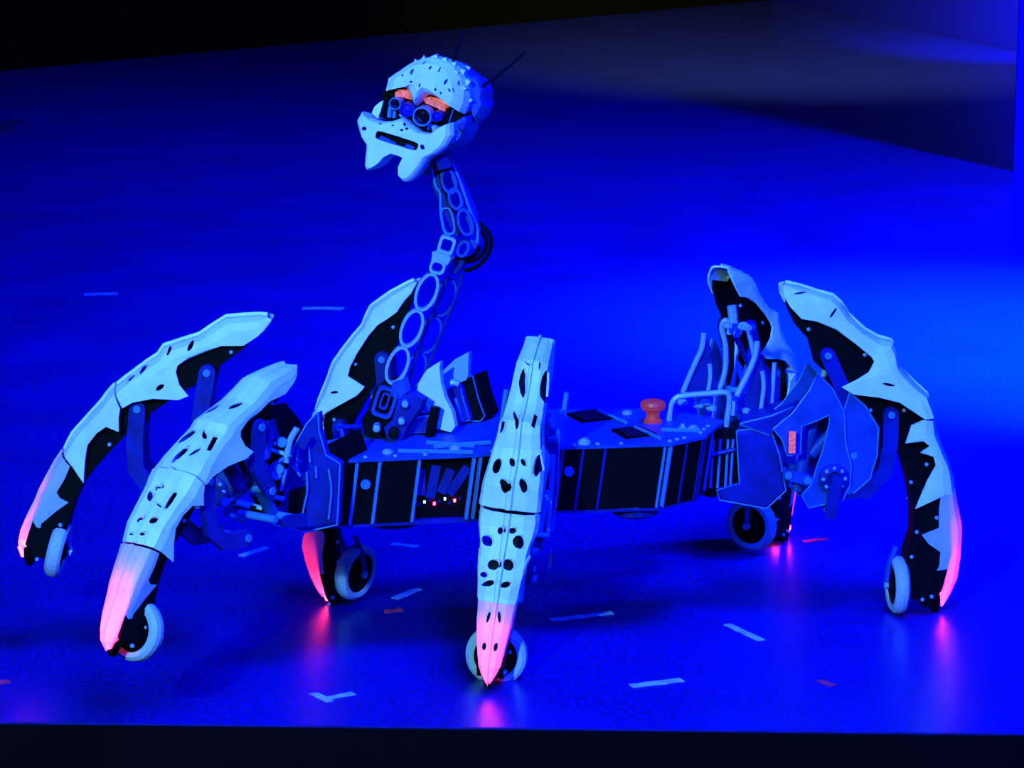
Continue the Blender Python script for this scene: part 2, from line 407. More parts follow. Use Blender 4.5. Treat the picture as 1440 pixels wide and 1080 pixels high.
import numpy as np
def affine(src, dst):                        # least squares 2D affine map
    A = np.array([[p[0], p[1], 1] for p in src]); B = np.array(dst); X = np.linalg.lstsq(A, B, rcond=None)[0]
    return lambda p: (p[0]*X[0][0]+p[1]*X[1][0]+X[2][0], p[0]*X[0][1]+p[1]*X[1][1]+X[2][1])
def marks(D): return [D['shells'][0][0][0], D['shells'][1][0][0], D['shells'][2][0][0], D['shells'][2][-1][0]]
def warp(D, f):
    g = lambda p: tuple(f(p))
    E = dict(D)
    E['shells'] = [[(g(O), g(I), w_) for O, I, w_ in st] for st in D['shells']]
    E['plates'] = [[g(p) for p in q] for q in D['plates']]
    E['links'] = [([g(p) for p in q], hw, m, nm) for q, hw, m, nm in D['links']]
    E['hipplates'] = [([g(p) for p in q], a, b, m, nm) for q, a, b, m, nm in D['hipplates']]
    E['bearings'] = [(g(c), r) for c, r in D['bearings']]
    E['bolts'] = [g(p) for p in D['bolts']]; E['rams'] = [(g(a), g(b)) for a, b in D['rams']]
    E['wheel'] = g(D['wheel']); E['tip'] = g(D['tip'])
    return E

W1 = [.06, .085, .095, .10, .105, .11, .115, .12, .125, .13, .135, .14, .145, .15, .155, .16]
# --- right near leg, seen in profile: the master pattern
L5 = Leg((1.49, .03), 6)
def T5(pts, off): return [L5.px(x, y, off) for x, y in pts]
def stations(L, rows, ws, off): return [(L.px(a, b, 0.0), L.px(c, d_, off), w_) for (a, b, c, d_), w_ in zip(rows, ws)]
up5 = stations(L5, [(1104, 397, 1104, 407), (1125, 402, 1106, 420), (1150, 410, 1113, 433), (1170, 415, 1129, 450), (1181, 425, 1149, 453), (1191, 441, 1178, 463),
                    (1215, 463, 1204, 481), (1233, 473, 1226, 500), (1252, 478, 1230, 509), (1258, 492, 1222, 523), (1260, 503, 1204, 534), (1262, 512, 1183, 544),
                    (1272, 525, 1200, 554), (1283, 536, 1235, 558), (1302, 553, 1264, 565), (1310, 580, 1299, 588)], W1, .13)
mi5 = stations(L5, [(1309, 585, 1297, 589), (1311, 594, 1280, 597), (1312, 602, 1272, 622), (1316, 615, 1297, 619), (1321, 628, 1307, 627), (1326, 640, 1294, 636), (1330, 650, 1312, 641),
                    (1334, 662, 1316, 655), (1337, 672, 1305, 675), (1338, 682, 1288, 716), (1340, 690, 1324, 697)], [.155, .152, .15, .145, .14, .135, .13, .125, .12, .115, .11], .12)
lo5 = stations(L5, [(1339, 686, 1322, 698), (1343, 708, 1320, 715), (1347, 728, 1320, 742), (1349, 740, 1296, 752), (1349, 755, 1306, 765), (1348, 770, 1323, 777), (1347, 784, 1322, 797),
                    (1343, 812, 1310, 823), (1334, 832, 1314, 830), (1322, 852, 1317, 853)], [.105, .10, .095, .09, .085, .08, .072, .058, .045, .02], .09)
D5 = dict(web=13, shells=[up5, mi5, lo5],
    plates=[T5([(1112, 424), (1150, 430), (1185, 450), (1230, 490), (1262, 530), (1298, 570), (1308, 610), (1325, 660), (1335, 720), (1338, 780), (1325, 830), (1312, 850), (1300, 856), (1290, 844),
                (1262, 838), (1270, 812), (1276, 779), (1285, 750), (1285, 714), (1279, 678), (1268, 640), (1250, 615), (1236, 596), (1218, 572), (1193, 552), (1175, 530), (1151, 515), (1142, 482), (1124, 462), (1111, 434)], .07)],
    links=[(T5([(1164, 500), (1182, 540), (1196, 585), (1200, 640)], .1), .042, 'deep', 'femur_link'),
           (T5([(1253, 583), (1252, 625), (1244, 665), (1218, 692), (1190, 690)], .1), .043, 'deep', 'tibia_link'),
           (T5([(1172, 672), (1163, 717)], .1), .032, 'deep', 'crank_arm'),
           (T5([(1108, 668), (1135, 675)], .1), .03, 'grey', 'short_link')],
    hipplates=[(T5([(1088, 604), (1115, 582), (1140, 548), (1150, 525), (1172, 548), (1188, 580), (1190, 625), (1198, 655), (1196, 685), (1185, 705), (1160, 710), (1138, 715), (1128, 697), (1142, 682), (1150, 655), (1156, 640), (1166, 600), (1168, 584), (1150, 592), (1128, 600), (1126, 640), (1108, 642), (1100, 618)], .15), .118, .138, 'grey', 'hip_plate'),
               (T5([(1196, 553), (1218, 572), (1237, 603), (1235, 640), (1225, 675), (1202, 695), (1192, 690), (1197, 650), (1190, 620), (1188, 580)], .14), .111, .117, 'grey', 'thigh_plate')],
    bearings=[(L5.px(1172, 672, .15), .075)],
    bolts=T5([(1137, 463), (1216, 499), (1224, 577), (1271, 577), (1303, 653), (1281, 678), (1317, 728), (1289, 748), (1282, 783), (1274, 815), (1297, 843), (1310, 839)], .07),
    rams=[(L5.px(1120, 690, 0), L5.px(1160, 520, 0)), (L5.px(1140, 640, 0), L5.px(1215, 560, 0))],
    wheel=L5.px(1262, 822, 0), wr=.165, tip=L5.px(1318, 860, 0))
build_leg(L5, D5, [(1172, 440, 2, 9, 35), (1250, 541, 9, 2, 12), (1125, 412, 9, 1.5, -10)], 'leg reaching out to the right of the body')

def vents(leg, L, holes):                    # dark vents set into the lower shell
    sh = [c for c in leg.children if c.name.startswith('lower_shell')][0]
    tb = bmesh.new(); tb.from_mesh(sh.data); bvh = BVHTree.FromBMesh(tb); tb.free(); inv = L.mw.inverted(); i3 = inv.to_3x3()
    for hx, hy, a, b, tl in holes:
        loc, no, idx, dist = bvh.ray_cast(inv @ CAM, i3 @ ray(hx, hy))
        if loc is None: continue
        if no.dot(i3 @ ray(hx, hy)) > 0: no = -no
        sc = dist/F; t = R(tl); up = Vector((0, math.sin(t), math.cos(t))); up = (up-no*up.dot(no)).normalized(); sd = up.cross(no)
        rg = [sd*math.cos(2*math.pi*k/10)*a*sc+up*math.sin(2*math.pi*k/10)*b*sc for k in range(10)]
        bm = bmesh.new(); add_prism(bm, [loc+v+no*.004 for v in rg], [loc+v-no*.01 for v in rg]); obj('vent', bm, 'rubber', leg)
# --- left far leg, raised, profile
L1 = Leg((-1.44, -.67), 178)
def T1(pts, off): return [L1.px(x, y, off) for x, y in pts]
up1 = stations(L1, [(376, 443, 379, 452), (366, 442, 370, 466), (345, 443, 361, 475), (319, 445, 341, 488), (300, 457, 310, 488), (281, 470, 290, 493), (255, 478, 265, 503),
                    (231, 486, 249, 515), (223, 498, 247, 524), (205, 510, 252, 541), (193, 519, 265, 557), (185, 525, 250, 562), (178, 530, 215, 560), (172, 535, 187, 565), (166, 540, 173, 573)], W1[:15], .13)
mi1 = stations(L1, [(163, 540, 170, 573), (153, 551, 168, 588), (147, 560, 168, 606), (138, 570, 150, 599), (120, 590, 136, 609), (104, 608, 123, 626), (100, 615, 119, 650), (96, 623, 117, 680), (92, 632, 101, 657)],
               [.155, .15, .145, .14, .13, .125, .12, .115, .11], .12)
lo1 = stations(L1, [(89, 634, 99, 655), (80, 648, 92, 672), (69, 668, 80, 692), (58, 689, 84, 700), (54, 700, 96, 707), (48, 712, 78, 720), (40, 728, 57, 738), (32, 747, 53, 760), (29, 764, 44, 771), (34, 780, 37, 782)],
               [.105, .10, .095, .09, .085, .08, .072, .058, .045, .02], .09)
D1 = dict(web=12, shells=[up1, mi1, lo1],
    plates=[T1([(355, 466), (330, 470), (270, 488), (225, 515), (180, 545), (150, 575), (115, 612), (95, 645), (65, 690), (45, 735), (35, 765), (45, 782), (78, 790), (88, 776), (95, 737), (104, 708), (116, 683), (130, 663), (150, 640), (175, 614), (190, 590), (210, 582), (250, 556), (290, 530), (307, 516), (347, 487)], .07)],
    links=[(T1([(291, 524), (286, 556), (280, 590), (300, 640)], .1), .042, 'deep', 'femur_link'),
           (T1([(193, 575), (189, 625), (191, 660), (212, 690), (250, 700)], .1), .043, 'deep', 'tibia_link'),
           (T1([(300, 690), (330, 700)], .1), .032, 'deep', 'crank_arm')],
    hipplates=[(T1([(275, 590), (300, 575), (345, 590), (360, 640), (350, 690), (300, 715), (250, 715), (240, 690), (280, 670), (290, 630)], .15), .118, .138, 'grey', 'hip_plate')],
    bearings=[(L1.px(300, 690, .15), .07)],
    bolts=T1([(325, 495), (154, 625), (85, 738), (77, 768), (52, 786), (70, 720), (118, 655), (240, 545)], .07),
    rams=[(L1.px(330, 690, 0), L1.px(280, 540, 0))],
    wheel=L1.px(82, 772, 0), wr=.155, wtilt=.25, tip=L1.px(38, 794, 0))
build_leg(L1, D1, [(225, 545, 7, 3.5, -35), (268, 487, 8, 3, -60), (240, 488, 8, 2, -60), (203, 517, 10, 2.5, -50), (185, 530, 8, 2.5, -50)], 'raised leg farthest left')

# --- left near leg, raised, turned towards the camera
L2 = Leg((-1.14, -1.19), 236)
r0 = D1['tip'][0]
f2 = affine(marks(D1), [L2.px(400, 511), L2.px(238, 662), L2.px(192, 764), L2.px(150, 914)])
print('L2', marks(D1), [L2.px(400, 511), L2.px(238, 662), L2.px(192, 764), L2.px(150, 914)])
D2 = warp(D1, f2); D2['hipplates'] = []; D2['bearings'] = []
H2 = [(332, 570, 4, 10, 45), (299, 575, 3, 11, 42), (264, 613, 4, 12, 45), (255, 637, 4, 13, 40), (288, 612, 3, 7, 15), (299, 623, 3, 8, 30), (275, 635, 2, 8, 50),
      (226, 683, 4, 4, 0), (212, 697, 3, 8, 25), (240, 704, 3, 8, 30), (225, 710, 2, 5, 0), (217, 731, 4, 5, 40), (201, 727, 3, 4, 40), (187, 750, 2, 2, 0), (202, 750, 2.5, 2.5, 0), (183, 770, 3, 2, 0), (199, 770, 3.5, 2, 0)]
build_leg(L2, D2, [(a_, b_, c_*1.15, d_*1.25, e_) for a_, b_, c_, d_, e_ in H2], 'raised leg at the near left, dotted with holes')

# --- middle near leg, seen from the front
G4 = Vector((-.13, -1.33, 0)); L4 = Leg((0, 0), -99); L4.h = G4-L4.d*.75
ln = R(5.6); up_ = Vector((0, 0, 1))*math.cos(ln)+L4.n*math.sin(ln); n_ = L4.n*math.cos(ln)-Vector((0, 0, 1))*math.sin(ln)
L4.mw = Matrix(((L4.d.x, n_.x, up_.x, L4.h.x), (L4.d.y, n_.y, up_.y, L4.h.y), (L4.d.z, n_.z, up_.z, L4.h.z), (0, 0, 0, 1)))
def row_of(p): q = CROT.transposed() @ (p-CAM); return 540+F*q.y/q.z
def zfor(r_, py):
    a_, b_ = -.2, 2.6
    for _ in range(40):
        m_ = (a_+b_)/2
        if row_of(L4.mw @ Vector((r_, 0, m_))) > py: a_ = m_
        else: b_ = m_
    return a_
m4 = [(r_, zfor(r_, py)) for r_, py in ((.05, 474), (.62, 722), (.74, 845), (.75, 962))]
c4 = sorted(zip(marks(D5), m4), key=lambda q: q[0][1])
def f4(p):                                   # follow the ridge line of the leg seen from the front
    i = 0
    while i < 2 and p[1] > c4[i+1][0][1]: i += 1
    (s0, d0), (s1, d1) = c4[i], c4[i+1]; t = (p[1]-s0[1])/(s1[1]-s0[1])
    rs = s0[0]+(s1[0]-s0[0])*t; rd = d0[0]+(d1[0]-d0[0])*t
    return (rd+(p[0]-rs)*.9, d0[1]+(d1[1]-d0[1])*t)
D4 = warp(D5, f4); D4['hipplates'] = []; D4['bearings'] = []
D4['shells'][1] = [(O, I, w_) for (O, I, _), w_ in zip(D4['shells'][1], [.152, .158, .156, .148, .134, .127, .13, .126, .118, .112, .108])]
D4['shells'][0] = [(O, I, w_) for (O, I, _), w_ in zip(D4['shells'][0], [.078, .082, .086, .09, .094, .098, .105, .11, .115, .12, .128, .136, .143, .15, .157, .162])]
H4 = [(735, 540, 3.5, 20, 17), (768, 545, 7, 22, 3), (726, 588, 2.5, 16, 5), (752, 590, 2.5, 18, 14), (708, 600, 2, 10, 15), (764, 612, 8, 18, 25), (700, 655, 4, 11, 25), (721, 650, 3, 6, 0), (737, 650, 3, 6, 0), (756, 655, 4, 12, -8),
      (711, 682, 4.5, 10, 0), (737, 682, 4.5, 10, 10), (746, 510, 1.5, 8, -20), (760, 512, 1.5, 9, 25),
      (705, 746, 3, 5, 15), (722, 746, 4, 4, 20), (688, 760, 4, 8, 0), (731, 762, 6, 9, 0), (695, 794, 5.5, 7, 0), (716, 794, 5.5, 8, 0), (682, 808, 3, 4, -20), (689, 820, 5, 4, 0), (712, 822, 5, 4, 0)]
leg4 = build_leg(L4, D4, [(a_, b_, c_*1.2, d_*1.1, e_) for a_, b_, c_, d_, e_ in H4], 'leg planted nearest the camera, in front of the body')
vents(leg4, L4, [(687, 868, 2.2, 8, 5), (702, 868, 2.2, 8, -10), (681, 909, 2.8, 5.5, 0), (697, 910, 2.8, 6, 5)])

# --- middle far leg
L3 = Leg((-.26, .17), 172)
def T3(pts, off): return [L3.px(x, y, off) for x, y in pts]
up3 = stations(L3, [(583, 394, 583, 399), (572, 399, 577, 410), (550, 411, 568, 422), (523, 430, 557, 440), (517, 442, 540, 452), (511, 457, 530, 458), (498, 472, 518, 472), (484, 490, 503, 495), (471, 508, 492, 516),
                    (467, 518, 489, 529), (464, 528, 513, 544), (460, 538, 502, 556), (455, 550, 474, 571), (450, 562, 460, 578), (446, 576, 449, 586)], W1[:15], .13)
mi3 = stations(L3, [(444, 580, 456, 590), (440, 600, 458, 612), (436, 625, 455, 630), (434, 650, 470, 662), (432, 680, 452, 688), (431, 705, 468, 722), (431, 740, 452, 742)], [.155, .15, .145, .135, .125, .115, .11], .12)
lo3 = stations(L3, [(436, 741, 455, 746), (430, 755, 457, 757), (428, 770, 453, 779), (433, 790, 454, 800), (440, 810, 457, 820), (447, 825, 459, 830), (456, 838, 459, 838)], [.10, .095, .085, .075, .06, .045, .02], .09)
D3 = dict(web=12, shells=[up3, mi3, lo3],
    plates=[T3([(582, 402), (560, 415), (535, 440), (515, 465), (490, 500), (475, 530), (460, 570), (450, 620), (445, 700), (442, 760), (450, 810), (458, 840), (467, 854), (479, 838), (474, 790), (472, 768), (475, 732), (476, 700), (478, 650), (490, 605), (496, 595), (515, 560), (545, 510), (556, 487), (571, 442), (583, 410)], .07)],
    links=[(T3([(537, 505), (541, 545), (550, 590), (560, 640)], .1), .042, 'deep', 'femur_link'),
           (T3([(478, 600), (482, 640), (500, 690), (530, 700)], .1), .043, 'deep', 'tibia_link')],
    hipplates=[(T3([(530, 590), (560, 580), (590, 600), (600, 660), (560, 700), (520, 700), (510, 660), (530, 640)], .15), .118, .138, 'grey', 'hip_plate')],
    bearings=[(L3.px(550, 680, .15), .07)],
    bolts=T3([(553, 460), (500, 512), (576, 412), (470, 590), (475, 790), (463, 850), (468, 840), (475, 762)], .07),
    rams=[(L3.px(560, 680, 0), L3.px(520, 540, 0))],
    wheel=L3.px(500, 804, 0), wr=.165, wtilt=.12, wyaw=-.5, tip=L3.px(465, 855, 0))
build_leg(L3, D3, [(470, 552, 6, 2, -10)], 'leg on the far side, left of the neck')

# --- rear far leg, seen from its inner side
L6 = Leg((1.16, .93), 56)
def f6(p): return (p[0]*.86+.10, p[1]*.975-.028)
D6 = warp(D5, f6); D6['wheel'] = L6.px(1057, 737); D6['tip'] = L6.px(1102, 769)
build_leg(L6, D6, (), 'rear leg on the far side, seen from its inner side')

# ------------------------------------------------------------------ body
ZT, ZB = 1.11, .73
top = [(-.93, -.83), (-.18, -.69), (.255, -.52), (.86, -.44), (1.06, -.26), (1.18, .12), (.86, .42), (.1, .40), (-.5, .10), (-1.0, -.38)]
ctr = Vector((.1, -.15))
def ring(z, k): return [Vector((ctr.x+(x-ctr.x)*k, ctr.y+(y-ctr.y)*k, z)) for x, y in top]
bm = bmesh.new(); add_prism(bm, ring(ZB+.02, .80), ring(ZT-.02, .84)); body = obj('body', bm, 'rubber', robot, 'low black chassis with panelled sides')
bm = bmesh.new(); add_prism(bm, ring(ZT-.018, 1.0), ring(ZT, 1.0)); obj('top_plate', bm, 'grey', body)
bm = bmesh.new(); SH0 = Vector((-.05, .02, 0)); add_prism(bm, [p+SH0 for p in ring(ZB, .985)], [p+SH0 for p in ring(ZB+.016, .985)]); obj('bottom_plate', bm, 'deep', body)
SH = Vector((-.05, .02, 0))
def lerp_side(i, t, z):
    a = ring(z, .985)[i]; b = ring(z, .985)[(i+1) % len(top)]; return a.lerp(b, t)+SH*(ZT-z)/(ZT-ZB)
def side_panel(i, t0, t1, m, nm, out=.0, th=.015, z0=ZB+.02, z1=ZT-.022):
    q = [lerp_side(i, t0, z0), lerp_side(i, t1, z0), lerp_side(i, t1, z1), lerp_side(i, t0, z1)]
    n = (q[1]-q[0]).cross(q[3]-q[0]).normalized(); bm = bmesh.new()
    add_prism(bm, [p+n*out for p in q], [p+n*(out-th) for p in q]); return obj(nm, bm, m, body)
plan = {0: [0, .14, .30, .58, .97], 1: [.03, .35, .65, .97], 2: [.04, .22, .42, .96], 3: [.05, .5, .95], 4: [.05, .5, .95], 5: [.05, .95], 6: [.05, .5, .95], 7: [.05, .5, .95], 8: [.05, .5, .95], 9: [.05, .95]}
for i, ts in plan.items():
    for a, b in zip(ts, ts[1:]):
        if i == 0 and a == .58: continue     # open electronics bay
        side_panel(i, a+.012, b-.012, 'black', 'side_panel')
    for t in ts: side_panel(i, t-.011, t+.011, 'edge' if (i*3+int(t*10)) % 2 else 'deep', 'frame_post', .012, .03)
# electronics bay details
for k in range(9):
    q = lerp_side(0, .62+.036*k, ZB+.10+.012*(k % 3)); bm = bmesh.new(); add_box(bm, q+Vector((0, .05, 0)), (.012, .02, .012))
    obj('status_light', bm, 'ledw' if k % 4 == 1 else ('led' if k % 4 == 3 else 'deep'), body)
for k in range(4):
    q = lerp_side(0, .61+.09*k, ZB+.22); bm = bmesh.new(); add_box(bm, q+Vector((0, .07, 0)), (.05, .03, .14+.04*(k % 2)), Matrix.Rotation(.2*k, 4, 'Y')); obj('circuit_module', bm, 'deep', body)
for i, t in ((0, .22), (2, .12)):            # connectors
    q = lerp_side(i, t, ZB+.24); bm = bmesh.new(); add_lathe(bm, [(.026, -.02), (.026, .022), (.016, .022), (.014, .012)], q, (0, -1, 0), 10); obj('connector', bm, 'edge', body)
# things on the top plate
def on_top(px, py, dz=0): return ground(px, py, ZT+dz)
def grille(c, name='vent_grille'):
    q = [on_top(*p) for p in c]; bm = bmesh.new(); add_prism(bm, q, [p+Vector((0, 0, .012)) for p in q]); g = obj(name, bm, 'rubber', body)
    for k in range(1, 6):
        a = q[0].lerp(q[1], k/6); b = q[3].lerp(q[2], k/6); bm = bmesh.new(); add_tube(bm, [a+Vector((0, 0, .015)), b+Vector((0, 0, .015))], .003, 4)
        obj('grille_bar', bm, 'deep', body)
grille([(797, 584), (838, 578), (862, 590), (818, 595)]); grille([(860, 606), (897, 601), (924, 612), (880, 618)])
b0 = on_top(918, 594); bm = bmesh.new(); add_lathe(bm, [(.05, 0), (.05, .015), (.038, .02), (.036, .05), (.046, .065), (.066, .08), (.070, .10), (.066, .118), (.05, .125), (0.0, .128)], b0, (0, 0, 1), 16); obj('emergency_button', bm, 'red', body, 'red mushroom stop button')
for px, py, r_, h in ((822, 624, .035, .03), (882, 582, .03, .02), (975, 606, .035, .03), (640, 632, .03, .02), (545, 637, .03, .02), (960, 606, .02, .04)):
    c = on_top(px, py); bm = bmesh.new(); add_lathe(bm, [(r_, 0), (r_, h*.6), (r_*.6, h*.7), (r_*.6, h)], c, (0, 0, 1), 12); obj('filler_cap', bm, 'alu', body)
for a, b in (((842, 578), (880, 594)), ((893, 601), (928, 616)), ((930, 604), (985, 606)), ((600, 622), (668, 627)), ((480, 606), (485, 636)), ((470, 600), (560, 600)), ((610, 628), (690, 622)), ((560, 634), (665, 636))):
    bm = bmesh.new(); add_tube(bm, [on_top(*a, .012), on_top(*b, .012)], .012, 6); obj('top_rail', bm, 'edge', body)
for k in range(20):                          # screws round the near edge of the deck
    i = k % 5 if k < 15 else 1; p = ring(ZT, .95)[i].lerp(ring(ZT, .95)[i+1], .15+.22*(k//5)); bm = bmesh.new(); add_lathe(bm, [(.012, 0), (.012, .008), (.006, .011)], p, (0, 0, 1), 8); obj('screw', bm, 'alu', body)
for px, py, a in ((552, 728, .17), (893, 716, .13)):      # discs under the belly
    c = ground(px, py, ZB-.03); bm = bmesh.new(); add_lathe(bm, [(a, .03), (a, -.015), (a*.8, -.03)], c, (0, 0, 1), 18); obj('belly_disc', bm, 'deep', body)
bm = bmesh.new(); add_tube(bm, [at(845, 713, -.44), at(898, 713, -.42)], .012, 6); obj('belly_rail', bm, 'edge', body)

def tube_part(name, pts, Y, r_, m, parent=None, k=4):
    bm = bmesh.new(); P = [at(p[0], p[1], p[2] if len(p) > 2 else Y) for p in pts]
    add_tube(bm, smooth_path(P, k) if len(P) > 2 else P, r_, 8); return obj(name, bm, m, parent or body)
def horn(name, pts, Y, m, depth=(.015, .04, 0), lab=None):
    P = [at(x, y, Y) for x, y in pts]; bm = bmesh.new(); add_prism(bm, P, [p+Vector(depth) for p in P]); return obj(name, bm, m, body, lab)
# handrail and hoses at the rear
for pts in ([(431, 664), (432, 690), (427, 715), (423, 742)], [(419, 632), (417, 655), (422, 668)], [(434, 628), (436, 650)], [(462, 660), (466, 690), (462, 730)], [(444, 656), (445, 672)], [(411, 655), (422, 670)]): tube_part('hip_cable', pts, -1.06, .006, 'edge')
tube_part('handrail', [(941, 597), (943, 574), (950, 560), (965, 556), (1000, 553), (1020, 552), (1026, 562), (1021, 600)], .12, .016, 'alu')
tube_part('rear_hoop', [(960, 552), (977, 512), (987, 490), (990, 468)], .45, .016, 'alu')
tube_part('rear_hoop', [(996, 552), (999, 528), (998, 512)], .45, .013, 'alu')
tube_part('rear_hoop', [(1011, 550), (1020, 520), (1020, 485), (1015, 462), (1020, 450), (1026, 458), (1025, 470)], .50, .016, 'alu')
tube_part('rear_hoop', [(1032, 584), (1034, 562), (1052, 525), (1062, 500), (1065, 480)], .30, .017, 'alu')
tube_part('rear_hoop', [(1060, 500), (1056, 480), (1050, 458), (1041, 457), (1040, 470)], .50, .013, 'alu')
tube_part('rear_hoop', [(1069, 582), (1074, 545), (1072, 522)], .30, .013, 'alu')
tube_part('rear_hoop', [(1084, 582), (1087, 540), (1089, 510)], .42, .013, 'alu')
horn('hoop_web', [(965, 550), (986, 496), (991, 472), (1000, 500), (1008, 550)], .47, 'deep', (.01, .02, 0))
horn('hoop_web', [(1022, 552), (1030, 520), (1031, 485), (1025, 456), (1019, 470), (1021, 520)], .52, 'rubber', (.01, .02, 0))
horn('hoop_web', [(1040, 578), (1058, 532), (1068, 500), (1079, 540), (1076, 582), (1056, 590)], .36, 'deep', (.01, .02, 0))
horn('rear_coupling', [(990, 613), (1012, 606), (1040, 603), (1042, 688), (1000, 700), (986, 696)], .05, 'rubber', (.02, .2, 0))
for x in (1003, 1013, 1024, 1031): tube_part('coupling_rod', [(x, 618), (x-4, 686)], .02, .008, 'edge')
tube_part('coupling_rod', [(1000, 640), (1034, 632)], .0, .012, 'deep')
tube_part('hydraulic_ram', [(1029, 430), (1034, 474)], .70, .028, 'alu')
tube_part('hydraulic_ram', [(1034, 472), (1056, 520)], .70, .016, 'deep')
tube_part('hydraulic_ram', [(1000, 556), (1045, 545)], .40, .014, 'edge')
tube_part('hydraulic_ram', [(1022, 545), (1070, 560)], .40, .014, 'edge')
for px, py in ((1022, 458), (1050, 461), (1048, 578), (960, 566), (982, 570), (1000, 574), (992, 566)):
    bm = bmesh.new(); c = at(px, py, .33); add_lathe(bm, [(.014, -.03), (.019, -.02), (.019, .02), (.014, .03)], c, (.6, -.7, .1), 10); obj('hose_fitting', bm, 'alu', body)
# hip blocks
def block(name, pts, Y, depth, m, edge=True):
    P = [at(x, y, Y) for x, y in pts]; c = sum(P, Vector())/len(P); bm = bmesh.new()
    f2_ = [c+(p-c)*.93+Vector((0, -.012, 0)) for p in P]; bk = [p+Vector(depth) for p in P]
    a = [bm.verts.new(p) for p in f2_]; b = [bm.verts.new(p) for p in P]; d_ = [bm.verts.new(p) for p in bk]; n = len(P)
    bm.faces.new(a); bm.faces.new(d_[::-1])
    for u, v in ((a, b), (b, d_)):
        for i in range(n): bm.faces.new((u[i], v[i], v[(i+1) % n], u[(i+1) % n]))
    o = obj(name, bm, m, body)
    if edge:
        bm = bmesh.new(); add_tube(bm, P+[P[0]], .006, 5); obj('block_edge', bm, 'edge', body)
    return o
block('rear_hip_block', [(1036, 606), (1082, 600), (1096, 640), (1105, 690), (1078, 715), (1012, 703), (1008, 690), (1040, 680)], -.02, (.12, .55, .0), 'deep')
block('rear_hip_cheek', [(1040, 596), (1085, 585), (1115, 572), (1085, 605), (1082, 612)], -.03, (.1, .4, 0), 'deep')
block('front_hip_plate', [(447, 580), (432, 595), (418, 620), (404, 650), (398, 690), (384, 737), (430, 748), (474, 738), (478, 652), (458, 640), (448, 605)], -1.02, (.02, .05, 0), 'deep')
block('hip_window', [(407, 690), (432, 684), (429, 735), (404, 735)], -1.05, (.0, .02, 0), 'rubber', False)
block('front_hip_block', [(430, 640), (470, 620), (480, 650), (474, 735), (410, 740), (412, 690)], -.90, (.12, .30, 0), 'rubber', False)
block('front_bracket', [(328, 640), (352, 588), (372, 572), (392, 596), (412, 640), (402, 716), (360, 712)], -1.02, (.1, .1, 0), 'rubber', False)
block('valve_block', [(352, 660), (366, 655), (375, 680), (372, 700), (352, 698)], -1.24, (.03, .06, 0), 'grey')
block('valve_block', [(360, 600), (376, 592), (384, 618), (366, 626)], -1.24, (.03, .06, 0), 'deep')
for pts, r_, m in (([(318, 706), (345, 690), (352, 660), (354, 645)], .014, 'alu'), ([(332, 706), (368, 716)], .022, 'alu'), ([(318, 722), (345, 732)], .018, 'alu'), ([(352, 692), (400, 702)], .016, 'edge'),
                   ([(352, 712), (395, 728)], .024, 'rubber'), ([(385, 624), (402, 626)], .014, 'alu'), ([(380, 632), (400, 638)], .014, 'alu'), ([(402, 650), (408, 620), (418, 602)], .02, 'alu'),
                   ([(352, 610), (362, 585), (386, 566)], .012, 'alu'), ([(338, 600), (350, 570), (378, 560)], .010, 'edge'), ([(340, 690), (375, 640), (380, 600)], .02, 'grey'), ([(366, 705), (380, 660), (410, 640)], .018, 'grey'),
                   ([(378, 712), (382, 726)], .02, 'alu'), ([(395, 690), (402, 660)], .012, 'edge'), ([(345, 650), (372, 662)], .02, 'rubber')):
    tube_part('hip_rod', pts, -1.30, r_*.85, m)
for px, py in ((316, 706), (372, 640), (388, 668), (396, 622), (392, 660)):
    bm = bmesh.new(); add_lathe(bm, [(.022, -.03), (.028, -.02), (.028, .02), (.022, .03)], at(px, py, -1.30), (.2, -1, .2), 12); obj('rod_end', bm, 'edge', body)
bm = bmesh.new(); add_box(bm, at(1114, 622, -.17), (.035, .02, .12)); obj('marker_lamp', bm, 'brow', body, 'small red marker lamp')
# rods beside the near middle leg
for pts, Y in (([(797, 552), (786, 620)], -.62), ([(788, 576), (780, 640)], -.66), ([(712, 548), (705, 600)], -.6), ([(778, 640), (770, 755)], -.8), ([(770, 690), (760, 748)], -.84)):
    tube_part('hip_rod', pts, Y, .014, 'edge')
tube_part('hip_rod', [(752, 752), (772, 753)], -.85, .014, 'alu')
block('middle_hip_block', [(766, 618), (786, 612), (784, 690), (776, 745), (762, 745), (764, 690)], -.70, (-.05, .25, 0), 'deep')

# pedestals and curved horn plates beside the neck
horn('horn_plate', [(619, 508), (600, 520), (588, 540), (586, 555), (596, 560), (603, 580), (606, 600), (634, 608), (640, 600), (636, 580), (626, 560), (620, 540), (618, 520)], -.22, 'shell', lab='pale curved horn plate')
horn('horn_plate', [(659, 495), (640, 505), (622, 522), (622, 540), (632, 545), (645, 538), (655, 535), (658, 530)], .02, 'alu')
block('pump_housing', [(646, 535), (664, 528), (672, 560), (681, 585), (676, 592), (658, 592), (648, 565)], .05, (.08, .15, 0), 'rubber')
block('pump_housing', [(628, 548), (646, 540), (652, 565), (660, 590), (645, 598), (634, 575)], .0, (.08, .15, 0), 'deep')
tube_part('pump_pipe', [(625, 545), (635, 538), (645, 540)], -.04, .018, 'alu')
tube_part('pump_pipe', [(640, 560), (646, 580), (650, 592)], -.04, .012, 'edge')
tube_part('post', [(613, 572), (604, 618)], -.28, .028, 'rubber')
block('deck_box', [(575, 590), (602, 585), (606, 606), (570, 610)], -.25, (.02, .12, 0), 'deep')

